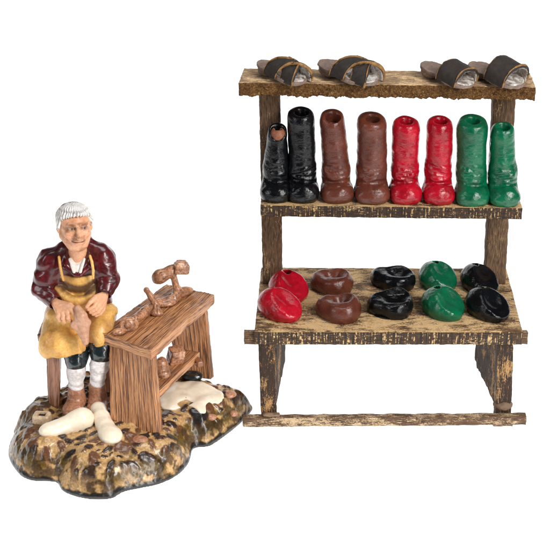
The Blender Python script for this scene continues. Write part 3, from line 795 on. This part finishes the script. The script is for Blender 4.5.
f.add(cone(bt(176, 297, .25), st1, .34, .25), .2); f.add(cone(st1, st2, .24, .22), .15)
f.add(cone(bt(181, 293, .25), at(179, 289, yb), .2, .16), .15)
hd = at(165.5, 274, yb)
f.add(ell(hd, (.98, .42, .40), rot(ry=-33, rz=8)), .06); f.add(ell(hd+V3(-.35, -.1, -.12), (.55, .46, .48), rot(ry=-30)), .1); f.sub(cone(hd+V3(-.9, -.42, -.62), hd+V3(.9, -.44, .42), .05), .04); f.sub(cone(hd+V3(-.5, -.35, .1), hd+V3(.3, -.35, .62), .05), .05)
sculpt('iron_last_stand', f, M['tool'], fig, lambda V, N: .02*fbm(V*3, 4))
f = Field(at(172, 276, yb)-V3(0, .9, .4), at(190, 258, yb)+V3(.2, .9, .2), .045)
f.add(cone(at(173, 272, yb), at(178, 269, yb), .17, .2)); hm = at(181.5, 268, yb)
f.add(box(hm, (.48, .40, .34), .14, rot(ry=6, rz=14)), .04); f.add(box(hm+V3(0, 0, .12), (.34, .3, .36), .08, rot(ry=6, rz=14)), .05); f.sub(cone(hm+V3(-.6, -.42, .03), hm+V3(.6, -.42, .0), .045), .04)
sculpt('hammer', f, M['tool'], fig, lambda V, N: .02*fbm(V*3, 4))

# ---- shoe lasts and inkwell on the ground in front
def last(pts, z, seed):
    f = None
    C_ = [atz(u, v, z) for u, v, r, hh in pts]
    lo = np.min(C_, 0)-1.2; hi = np.max(C_, 0)+1.2; f = Field(lo, hi, .05)
    prev = None
    for (u, v, r, hh), c_ in zip(pts, C_):
        c_ = c_+V3(0, 0, hh*.45); f.add(ell(c_, (r, r, hh)), .45)
        if prev is not None: f.add(cone(prev[0], c_, min(prev[1], prev[2])*.9, min(r, hh)*.9), .3)
        prev = (c_, r, hh)
    sculpt('shoe_last', f, M['cream'], fig, lambda V, N: .02*fbm(V*1.5, seed))
last([(47.5, 433.5, .50, .36), (56, 431, .66, .38), (66, 428.5, .56, .44), (75, 426, .54, .60), (83, 424.5, .68, .74)], 1.95, 61)
last([(98.5, 414, .52, .52), (101.5, 421, .50, .46), (105, 428, .55, .40), (108.5, 434.5, .62, .37), (111.5, 439, .66, .35)], 1.98, 62)
o = atz(42, 419, 2.05); f = Field(o-1, o+1, .04); Rk = rot(rz=-8)
f.add(box(o+V3(0, 0, .05), (.52, .42, .34), .16, Rk)); f.sub(box(o+V3(.02, 0, .42), (.25, .22, .22), .04, Rk), .03)
ink = sculpt('inkwell', f, M['inkwell'], fig, lambda V, N: .02*fbm(V*2, 3))
f = Field(o-.6, o+.6, .04); f.add(box(o+V3(.02, 0, .22), (.24, .21, .05), .02, Rk)); sculpt('ink', f, M['dark'], ink, None)

# ---- stool
A = [atz(48, 405.5, 1.85), atz(59, 408.5, 1.85), V3(*atz(48, 405.5, 1.85))+V3(-.1, 1.2, 0), V3(*atz(59, 408.5, 1.85))+V3(-.1, 1.2, 0)]
yA = A[0][1]
B = [at(45.5, 344, yA+.2), at(60, 350, yA+.1)]; B += [B[0]+V3(-.1, 1.5, 0), B[1]+V3(-.1, 1.5, 0)]
zt_ = 6.0
for q_ in B: q_[2] = zt_
stool = bpy.data.objects.new('stool', None); COL.objects.link(stool); stool.parent = fig
plank('leg', [A[0], A[1], A[2], A[3], B[0], B[1], B[2], B[3]], [M['stoolwood']]*3, stool, .09, .02, 2.2, 2, .05)
plank('leg', [V3(-10.9, .6, 1.8), V3(-10.3, .6, 1.8), V3(-10.9, 2.9, 1.8), V3(-10.3, 2.9, 1.8), V3(-10.9, .6, 6), V3(-10.3, .6, 6), V3(-10.9, 2.9, 6), V3(-10.3, 2.9, 6)], [M['stoolwood']]*3, stool, .09, .02, 2.2, 2, .05)
plank('seat', hexa(-14.75, -10.2, .0, 3.4, 5.95, 6.45), [M['stoolwood']]*3, stool, .12, .02, 2.2, 0, .05)

# ---- the cobbler
man = None
S_ = lambda u, v, y: at(u, v, y)
# key points
HIP = V3(-12.1, 2.0, 6.9)
knL, anL = S_(76, 360, -.75), S_(76, 391, -1.2)
knR, anR = S_(101, 352, -.75), S_(97, 387, -1.0)
hipL, hipR = V3(-13.1, 1.7, 7.0), V3(-11.0, 1.8, 7.0)
shL, shR = S_(51, 261, .9), S_(101, 257, .9)
elL, elR = S_(43, 290, .5), S_(108.5, 279, .4)
wrL, wrR = S_(56, 303, -.55), S_(104, 295, -.45)
HC = S_(74.8, 224.5, .15)
HR = rot(rz=20)@rot(rx=-5)@rot(ry=2)         # local axes: x = his left, -y = face forward, z up
hw = lambda a, b, c: HC+HR@V3(a, b, c)*1.02

f = Field((-15.6, -3.4, 1.7), (-7.6, 4.2, 15.9), .042)
# legs, torso, arms
for kn, an, hp in ((knL, anL, hipL), (knR, anR, hipR)):
    f.add(cone(hp, kn+V3(0, .35, .2), .75, .5), .2); f.add(cone(kn, an, .5, .3), .2); f.add(cone(an, an+V3(0, -.3, -.6), .26, .2), .2)
f.add(ell(HIP, (1.4, 1.1, 1.0)), .3); f.add(cone(HIP, V3(-11.9, 1.3, 9.6), 1.0, 1.15), .3); f.add(cone(V3(-11.9, 1.3, 9.6), V3(-11.95, .8, 11.1), 1.15, .6), .3)
f.add(cone(V3(-11.95, .75, 11.2), HC+V3(0, .35, -.7), .62, .52), .3)
for sh, el_, wr in ((shL, elL, wrL), (shR, elR, wrR)):
    f.add(cone(V3(-11.95, .9, 10.9), sh, .6, .55), .2); f.add(cone(sh, el_, .5, .38), .2); f.add(cone(el_, wr, .38, .24), .12)
# head
f.add(ell(hw(0, .22, .22), (.98, 1.10, .95), HR), .15)
f.add(ell(hw(0, -.18, -.45), (.78, .94, 1.06), HR), .3)
f.add(ell(hw(0, -.55, -1.12), (.50, .42, .38), HR), .25)
f.add(cone(hw(-.70, .0, -.6), hw(-.34, -.55, -1.12), .27, .22), .25); f.add(cone(hw(.70, .0, -.6), hw(.34, -.55, -1.12), .27, .22), .25)
f.add(cone(hw(-.5, -.84, .24), hw(-.12, -1.03, .22), .13, .12), .08); f.add(cone(hw(.5, -.84, .24), hw(.12, -1.03, .22), .13, .12), .08)
for s in (-1, 1):
    f.sub(ell(hw(s*.37, -1.08, .03), (.27, .30, .19), HR), .10)
    f.add(ball(hw(s*.37, -.80, .02), .17), .02)
    f.add(cone(hw(s*.54, -.86, .06), hw(s*.22, -.93, .1), .045, .05), .04)          # upper lid
    f.add(cone(hw(s*.52, -.88, -.1), hw(s*.24, -.95, -.09), .04, .045), .06)         # lower lid
    f.add(ell(hw(s*.5, -.74, -.34), (.28, .24, .24), HR), .15)                        # cheekbone
    f.add(ell(hw(s*.96, .12, -.12), (.12, .26, .36), HR), .06); f.sub(ell(hw(s*1.06, .06, -.08), (.08, .13, .2), HR), .05)
    f.sub(cone(hw(s*.24, -1.08, -.40), hw(s*.50, -.90, -.80), .05), .12)            # nasolabial fold
    f.sub(cone(hw(s*.46, -.88, -.95), hw(s*.62, -.62, -.6), .03), .08)
    f.add(ell(hw(s*.13, -1.14, -.42), (.12, .12, .10), HR), .06)                      # nostril wing
f.add(cone(hw(0, -.97, .16), hw(0, -1.32, -.36), .12, .18), .07); f.add(ball(hw(0, -1.34, -.42), .19), .06)
f.add(ell(hw(0, -.93, -.78), (.36, .2, .2), HR), .12)
f.add(cone(hw(-.24, -1.04, -.69), hw(.24, -1.04, -.69), .05), .05); f.add(cone(hw(-.2, -1.03, -.86), hw(.2, -1.03, -.86), .06), .05)
f.sub(cone(hw(-.40, -.98, -.73), hw(0, -1.13, -.79), .03, .035), .04); f.sub(cone(hw(.40, -.98, -.73), hw(0, -1.13, -.79), .03, .035), .04)
for zz in (.42, .56): f.sub(cone(hw(-.5, -.90, zz+.02), hw(.5, -.90, zz), .03), .07)
f.sub(cone(hw(-.03, -1.1, .26), hw(-.03, -1.06, .36), .02), .05)
# neck folds
for zz in (-1.5, -1.7): f.sub(cone(hw(-.4, -.45, zz), hw(.4, -.45, zz), .03), .08)
# his right hand (left in view): back of the hand up, fingers hanging over the thigh
kn = [S_(58.5, 311.5, -1.12), S_(63, 313, -1.22), S_(67.3, 312.5, -1.25), S_(71.2, 309.5, -1.2)]
md = [S_(58, 316.5, -1.4), S_(63, 318, -1.5), S_(68.2, 317.6, -1.52), S_(74, 313.8, -1.45)]
tp = [S_(60, 320.5, -1.35), S_(64.6, 322, -1.42), S_(70.6, 321.3, -1.45), S_(76, 317.8, -1.45)]
for i in range(4):
    f.add(cone(wrL+V3((i-1.5)*.06, 0, 0), kn[i], .22, .19), .06)
    f.add(cone(kn[i], md[i], .165, .14), .03); f.add(cone(md[i], tp[i], .14, .115), .02)
f.add(cone(wrL+V3(.15, -.05, 0), S_(70, 305, -1.0), .22, .18), .08); f.add(cone(S_(70, 305, -1.0), S_(75.5, 309, -1.25), .17, .13), .04)
# his left hand (right in view)
kn = [S_(97.5, 300.5, -.95), S_(99.5, 304, -.9), S_(101, 307, -.82), S_(102.5, 309.5, -.7)]
md = [S_(94, 306.5, -1.2), S_(96, 309.5, -1.15), S_(98, 312, -1.05), S_(100, 313.5, -.9)]
tp = [S_(88.5, 309.5, -1.3), S_(90.5, 312.3, -1.25), S_(93, 314.3, -1.15), S_(96, 315.5, -1.0)]
for i in range(4):
    f.add(cone(wrR+V3(0, 0, -i*.05), kn[i], .22, .19), .06)
    f.add(cone(kn[i], md[i], .165, .14), .03); f.add(cone(md[i], tp[i], .14, .115), .02)
f.add(cone(wrR, S_(95.5, 297.5, -1.0), .24, .18), .08); f.add(cone(S_(95.5, 297.5, -1.0), S_(90, 302.5, -1.25), .17, .14), .04); f.add(cone(S_(90, 302.5, -1.25), S_(86.5, 307, -1.35), .14, .11), .03)
def skin_col(V, N):
    c = np.tile(np.array(srgb(226, 172, 134)), (len(V), 1))
    L = ((V-HC)/1.02)@HR
    def paint(m, col, a=1.):
        nonlocal c
        m = np.clip(m, 0, 1)[:, None]*a; c = c*(1-m)+np.array(col)*m
    near = np.linalg.norm(L, axis=1) < 2.2
    g = lambda p, r: near*np.exp(-(((L-np.array(p))/np.array(r))**2).sum(1))
    for s in (-1, 1):
        paint(g((s*.5, -.8, -.35), (.3, .4, .22)), srgb(222, 150, 118), .45)
        paint(g((s*.34, -.95, .27), (.26, .3, .07))*1.3, srgb(104, 64, 42), .85)      # brow
        paint(g((s*.37, -.95, .03), (.24, .3, .13))*1.4, srgb(118, 70, 46), .85)        # brown shading painted into the socket
        paint(g((s*.37-.02, -.97, .015), (.12, .3, .06))*1.5, srgb(214, 190, 165), .8)
        paint(g((s*.37+.02, -1.0, .02), (.065, .3, .065))*1.8, srgb(50, 30, 22), 1.)      # iris
        paint(g((s*.31, -1.0, -.66), (.06, .3, .2))*1., srgb(140, 84, 56), .6)
        paint(g((s*.14, -1.2, -.52), (.09, .2, .05))*1.4, srgb(90, 50, 34), .8)
    paint(near*(L[:, 1] < -.7)*np.clip(1.6-np.abs(L[:, 2]+.785-.4*L[:, 0]**2)/.035, 0, 1)*(np.abs(L[:, 0]) < .42), srgb(104, 54, 38), .85)
    paint(g((0, -1.05, -.87), (.22, .3, .05)), srgb(206, 132, 104), .5)
    paint(g((0, -1, .48), (.6, .5, .16)), srgb(200, 130, 86), .6)
    paint(g((0, -.6, -1.6), (.9, .6, .25)), srgb(170, 112, 80), .6)
    wr_ = near*np.clip(fbm(V*V3(2.2, 2.2, 4), 19, 3)*2.2-.3, 0, 1)*np.clip(-L[:, 1]+.2, 0, 1); paint(wr_, srgb(158, 98, 64), .65)
    return c
man = sculpt('person', f, M['skin'], fig, lambda V, N: .006*fbm(V*4, 3), colf=skin_col)
man['label'] = 'old white-haired cobbler sitting on a stool in maroon jacket and yellow apron, holding leather'

# hair: combed locks over the crown, with a fringe on the brow
f = Field(HC-1.75, HC+1.75, .04)
f.add(ell(hw(0, .25, .30), (1.06, 1.20, .99), HR))
f.clip(lambda P: (lambda L: np.maximum(-(L[..., 2]+1.25*np.clip(L[..., 1]+.60, -.3, 1)-.72), -9))(((P-HC)/1.02)@HR), .05)
for s in (-1, 1): f.add(ell(hw(s*.97, -.05, .16), (.11, .26, .38 if s < 0 else .26), HR), .1)
f.add(cone(hw(-.78, -.48, .60), hw(0, -.82, .84), .10, .12), .08); f.add(cone(hw(.78, -.48, .66), hw(0, -.82, .84), .10, .12), .08)
def hair_g(V):
    L = ((V-HC)/1.02)@HR
    return L, np.arctan2(L[:, 0], -(L[:, 1]-.3))
def hair_disp(V, N):
    L, a = hair_g(V)
    return .035*np.sin(a*40+8*vnoise(V*1.6, 3)+2.5*vnoise(V*4, 9))*np.clip(1.9-L[:, 2], .2, 1)+.02*fbm(V*5, 8)
def hair_col(V, N):
    L, a = hair_g(V)
    s = np.clip(.5-.7*np.sin(a*40+8*vnoise(V*1.6, 3)+2.5*vnoise(V*4, 9))+.3*vnoise(V*6, 4), 0, 1)[:, None]
    band = (np.abs(L[:, 2]-.92) < .05)[:, None]*.35
    w_ = np.array(srgb(244, 241, 236)); g_ = np.array(srgb(116, 106, 106))
    c = w_*(1-.62*s)+g_*.62*s; c = c*(1-band)+g_*band
    b = np.clip((L[:, 1]-.42)*4+vnoise(V*3, 5)*.6, 0, 1)[:, None]
    return c*(1-b)+np.array(srgb(58, 48, 46))*b
sculpt('hair', f, M['hair'], man, hair_disp, colf=hair_col)

# breeches, hose, shoes
f = Field((-15, -2.6, 4), (-8, 3.5, 8.4), .055)
for k_, h_ in ((knL, hipL), (knR, hipR)):
    f.add(cone(h_, k_+V3(0, .5, .35), .95, .82), .2); f.add(cone(k_+V3(0, .3, .3), k_+V3(0, .05, -.12), .80, .68), .15)
sculpt('breeches', f, M['breeches'], man, lambda V, N: .05*fbm(V*1.4, 4))
for k_, a_ in ((knL, anL), (knR, anR)):
    f = Field(np.minimum(k_, a_)-1.1, np.maximum(k_, a_)+1.1, .045)
    f.add(cone(k_+V3(0, .1, -.3), (k_+a_)/2+V3(0, .1, .2), .60, .60)); f.add(cone((k_+a_)/2+V3(0, .1, .2), a_+V3(0, 0, .1), .56, .42), .15)
    f.clip(lambda P: a_[2]-.25-P[..., 2], .05)
    sculpt('hose', f, M['hose'], man, lambda V, N: .03*np.sin(V[:, 2]*13+3*vnoise(V*1.3, 3)+V[:, 0]*3)*np.clip(1-(V[:, 2]-a_[2])/2.5, 0, 1)+.03*fbm(V*2, 6))
for a_, u, v, tx in ((anL, 74, 403, -.15), (anR, 98, 402, .05)):
    g_ = atz(u, v, 2.1); f = Field(a_-V3(1.4, 2.4, 1.8), a_+V3(1.4, 1.4, .9), .045)
    gz = 1.95
    f.add(cone(a_+V3(0, .05, .0), V3(a_[0], a_[1]+.1, gz+.45), .52, .60)); f.add(ell((a_[0]+tx, a_[1]-.65, gz+.32), (.66, .95, .42)), .25)
    f.clip(lambda P: gz-.1-P[..., 2], .03)
    for q in range(4): f.sub(cone((a_[0]-.4, a_[1]-.62-.1*q, gz+.95-.12*q), (a_[0]+.4, a_[1]-.62-.1*q, gz+.92-.12*q), .03), .06)
    f.sub(cone((a_[0]-.7, a_[1]-1.45, gz+.12), (a_[0]+.7, a_[1]-1.45, gz+.12), .02), .05)
    sculpt('shoe', f, M['shoe'], man, lambda V, N: .03*fbm(V*2, 6))

# jacket
f = Field((-15.8, -2.2, 6.2), (-7.4, 4.0, 12.9), .05)
CH, NB = V3(-11.9, 1.25, 9.6), V3(-11.95, .75, 11.3)
f.add(ell(CH+V3(0, .2, .2), (2.05, 1.5, 1.9))); f.add(ell(V3(-12.1, 1.7, 8.1), (1.9, 1.4, 1.5)), .4)
for sh, el_, wr in ((shL, elL, wrL), (shR, elR, wrR)):
    f.add(cone(NB+V3(0, .35, -.15), sh+V3(0, 0, .0), .98, .80), .35); f.add(cone(NB+V3(0, .75, .75), (sh+NB)/2+V3(0, .3, .48), .62, .58), .4)
    f.add(cone(sh, (sh+el_)/2, .76, .76), .35); f.add(cone((sh+el_)/2, el_, .74, .66), .2)
    f.add(cone(el_, wr+(wr-el_)*(-.08), .70, .46), .15)
f.sub(cone(wrL, wrL+(wrL-elL)*.4, .42), .04); f.sub(cone(wrR, wrR+(wrR-elR)*.4, .42), .04)
# neck opening (a V)
f.sub(cone(NB+V3(0, -.35, .2), NB+V3(0, -1.0, 1.0), .62, .85), .1)
for t_ in np.linspace(0, 1, 6): f.sub(ball(NB+V3(.05, -.75-.42*t_, -.05-.5*t_), .5-.38*t_), .08)
# rolled collar
for s in (-1, 1):
    f.add(cone(NB+V3(s*.62, -.1, .35), NB+V3(s*.66, -.75, -.2), .24, .26), .08); f.add(cone(NB+V3(s*.66, -.75, -.2), NB+V3(s*.12+.05, -1.12, -.62), .24, .16), .1)
f.add(cone(NB+V3(-.62, -.1, .35), NB+V3(0, .5, .5), .24), .1); f.add(cone(NB+V3(.62, -.1, .35), NB+V3(0, .5, .5), .24), .1)
rs = np.random.RandomState(3)
def fold(V, sc, sd):
    a = vnoise(V*sc+1.3*vnoise(V*.7, sd+1)[:, None], sd); return .42-np.sqrt(a*a+.02)*1.5
def jacket_disp(V, N):
    arm = np.clip(np.abs(V[:, 0]+11.9)-1.2, 0, 1)
    d = .07*fold(V, V3(.75, .75, 1.5), 11)+.05*fold(V, V3(1.6, 1.6, 2.4), 12)
    return d*(.45+.75*arm)+.03*fbm(V*1.2, 14)
sculpt('jacket', f, M['jacket'], man, jacket_disp)
# shirt front
f = Field(NB-V3(1, 2, 2), NB+V3(1, 1, 1), .04)
f.add(cone(NB+V3(-.05, -.45, -.1), NB+V3(0.05, -.95, -.45), .46, .16)); f.add(cone(NB+V3(-.42, -.6, .15), NB+V3(-.14, -1.15, -.4), .13, .1), .05); f.add(cone(NB+V3(.42, -.6, .15), NB+V3(.24, -1.15, -.4), .13, .1), .05)
f.sub(cone(NB+V3(.05, -1.3, -.1), NB+V3(.05, -1.3, -.9), .08), .06)
f.sub(ball(NB+V3(0, -.85, .35), .42), .08)
sculpt('shirt', f, M['shirt'], man, lambda V, N: .02*fbm(V*3, 4))

# apron: bib, straps, and the skirt spread over the thighs
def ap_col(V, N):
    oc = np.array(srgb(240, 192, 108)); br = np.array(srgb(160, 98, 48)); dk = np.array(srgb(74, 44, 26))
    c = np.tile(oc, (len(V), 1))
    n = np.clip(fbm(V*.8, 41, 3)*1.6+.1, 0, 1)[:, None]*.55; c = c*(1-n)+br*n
    lap_shade = np.exp(-(((V-V3(-11.35, -1.0, 6.6))/V3(.45, 1.6, 1.9))**2).sum(1))[:, None]*.8  # brown shading painted between the thighs
    c = c*(1-lap_shade)+np.array(srgb(150, 92, 62))*lap_shade
    if FOLD_SHADE is not None:
        d_ = np.min([np.linalg.norm((V-p_)*V3(.8, .4, 1), axis=1) for p_ in FOLD_SHADE], 0); m_ = np.clip((.40-d_)/.14, 0, 1)[:, None]*.9
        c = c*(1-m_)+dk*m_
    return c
FOLD_SHADE = None
f = Field((-14.2, -2.4, 7.2), (-9.6, 1.6, 12.2), .045)
f.add(ell(CH+V3(0, .2, .2), (1.98, 1.60, 1.98))); f.add(ell(V3(-12.0, 1.5, 8.35), (1.8, 1.62, 1.2)), .3)
bibtop = S_(79, 278, CH[1]-1.4)[2]
f.clip(lambda P: np.maximum(np.maximum(np.abs(P[..., 0]+11.95-(P[..., 2]-9)*.05)-(1.30+.22*np.clip(10-P[..., 2], 0, 2)), P[..., 2]-bibtop-.12*((P[..., 0]+11.95)/1.2)**2), P[..., 1]-.6), .05)
f.clip(lambda P: 7.9-P[..., 2], .1)
def arc(p0, p1, p2, yo, n=9):
    o = []
    for t_ in np.linspace(0, 1, n):
        q_ = np.array(p0)*(1-t_)**2+2*np.array(p1)*t_*(1-t_)+np.array(p2)*t_*t_; o.append(S_(q_[0], q_[1], q_[2]+yo))
    return o
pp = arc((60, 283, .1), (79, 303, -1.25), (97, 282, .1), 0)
FOLD_SHADE = np.array(pp)  # fold under the bib; its shade is painted on in dark brown
for i in range(8): f.sub(cone(pp[i], pp[i+1], .17), .09)
pp = arc((58, 289, .25), (79, 315, -1.15), (99, 286, .25), 0)
for i in range(8): f.add(cone(pp[i], pp[i+1], .24), .2)
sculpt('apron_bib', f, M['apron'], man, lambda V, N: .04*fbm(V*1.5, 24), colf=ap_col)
for P_ in ([(63.5, 280, -.38), (61.5, 273, -.5), (60, 265, -.35), (59, 257, 0)], [(93, 278, -.38), (93.3, 271, -.45), (92, 262, -.35), (90, 256, -.05)]):
    pp = [S_(*q) for q in P_]
    f = Field((-14, -1.6, 9), (-9.8, 1.6, 12.5), .04)
    for i in range(3): f.add(cone(pp[i], pp[i+1], .085), .03)
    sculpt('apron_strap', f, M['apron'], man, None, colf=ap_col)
FOLD_SHADE = None
f = Field((-15.6, -3.0, 4.4), (-8.0, 4.0, 9.4), .05)
f.add(cone(hipL+V3(-.25, 0, -.1), S_(59, 343, -.3), 1.2, 1.22)); f.add(cone(S_(59, 345, -.3), S_(77, 346, -.65), 1.15, .88), .3)
f.add(cone(hipR+V3(-.1, 0, -.1), S_(99, 333, -.4), 1.0, .95), .2)
f.add(ell((-12.0, .9, 7.6), (2.2, 1.5, .65)), .35)
f.clip(lambda P: -(P[..., 2]-(5.45+.24*(P[..., 0]+13.2)+.10*np.sin(P[..., 0]*4))), .15)
f.sub(cone(S_(88, 346, -1.3), S_(89, 368, -1.2), .22, .5), .18)
f.sub(cone(S_(82, 318, -1.25), S_(88, 346, -1.35), .30, .34), .4)
f.sub(cone(S_(89, 346, -.8), S_(89, 368, -.6), .16, .5), .15)
for q in range(8):
    u = rs.uniform(48, 108); f.sub(cone(S_(u, rs.uniform(318, 334), -1.5), S_(u+rs.uniform(-6, 6), rs.uniform(342, 356), -1.6), .05), .2)
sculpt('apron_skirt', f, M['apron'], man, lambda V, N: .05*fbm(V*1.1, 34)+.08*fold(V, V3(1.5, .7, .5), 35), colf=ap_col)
# leather piece between the hands
f = Field(S_(80, 325, -1.6)-V3(1.3, .9, 1.8), S_(80, 325, -1.6)+V3(1.3, .9, 1.8), .04)
L0, L1, L2, L3, L4 = S_(77.5, 308, -1.35), S_(73.5, 325, -1.75), S_(88, 322, -1.6), S_(85.5, 342, -2.0), S_(81, 316, -1.6)
f.add(cone(L0, L4, .22, .3)); f.add(cone(L4, L1, .26, .16), .15); f.add(cone(L4, L2, .26, .16), .15); f.add(cone(L4, L3, .38, .14), .2); f.add(cone(L1, L3, .12, .12), .2); f.add(cone(L2, L3, .12, .12), .2)
sculpt('leather_piece', f, M['leather'], fig, lambda V, N: .03*fbm(V*2, 4))
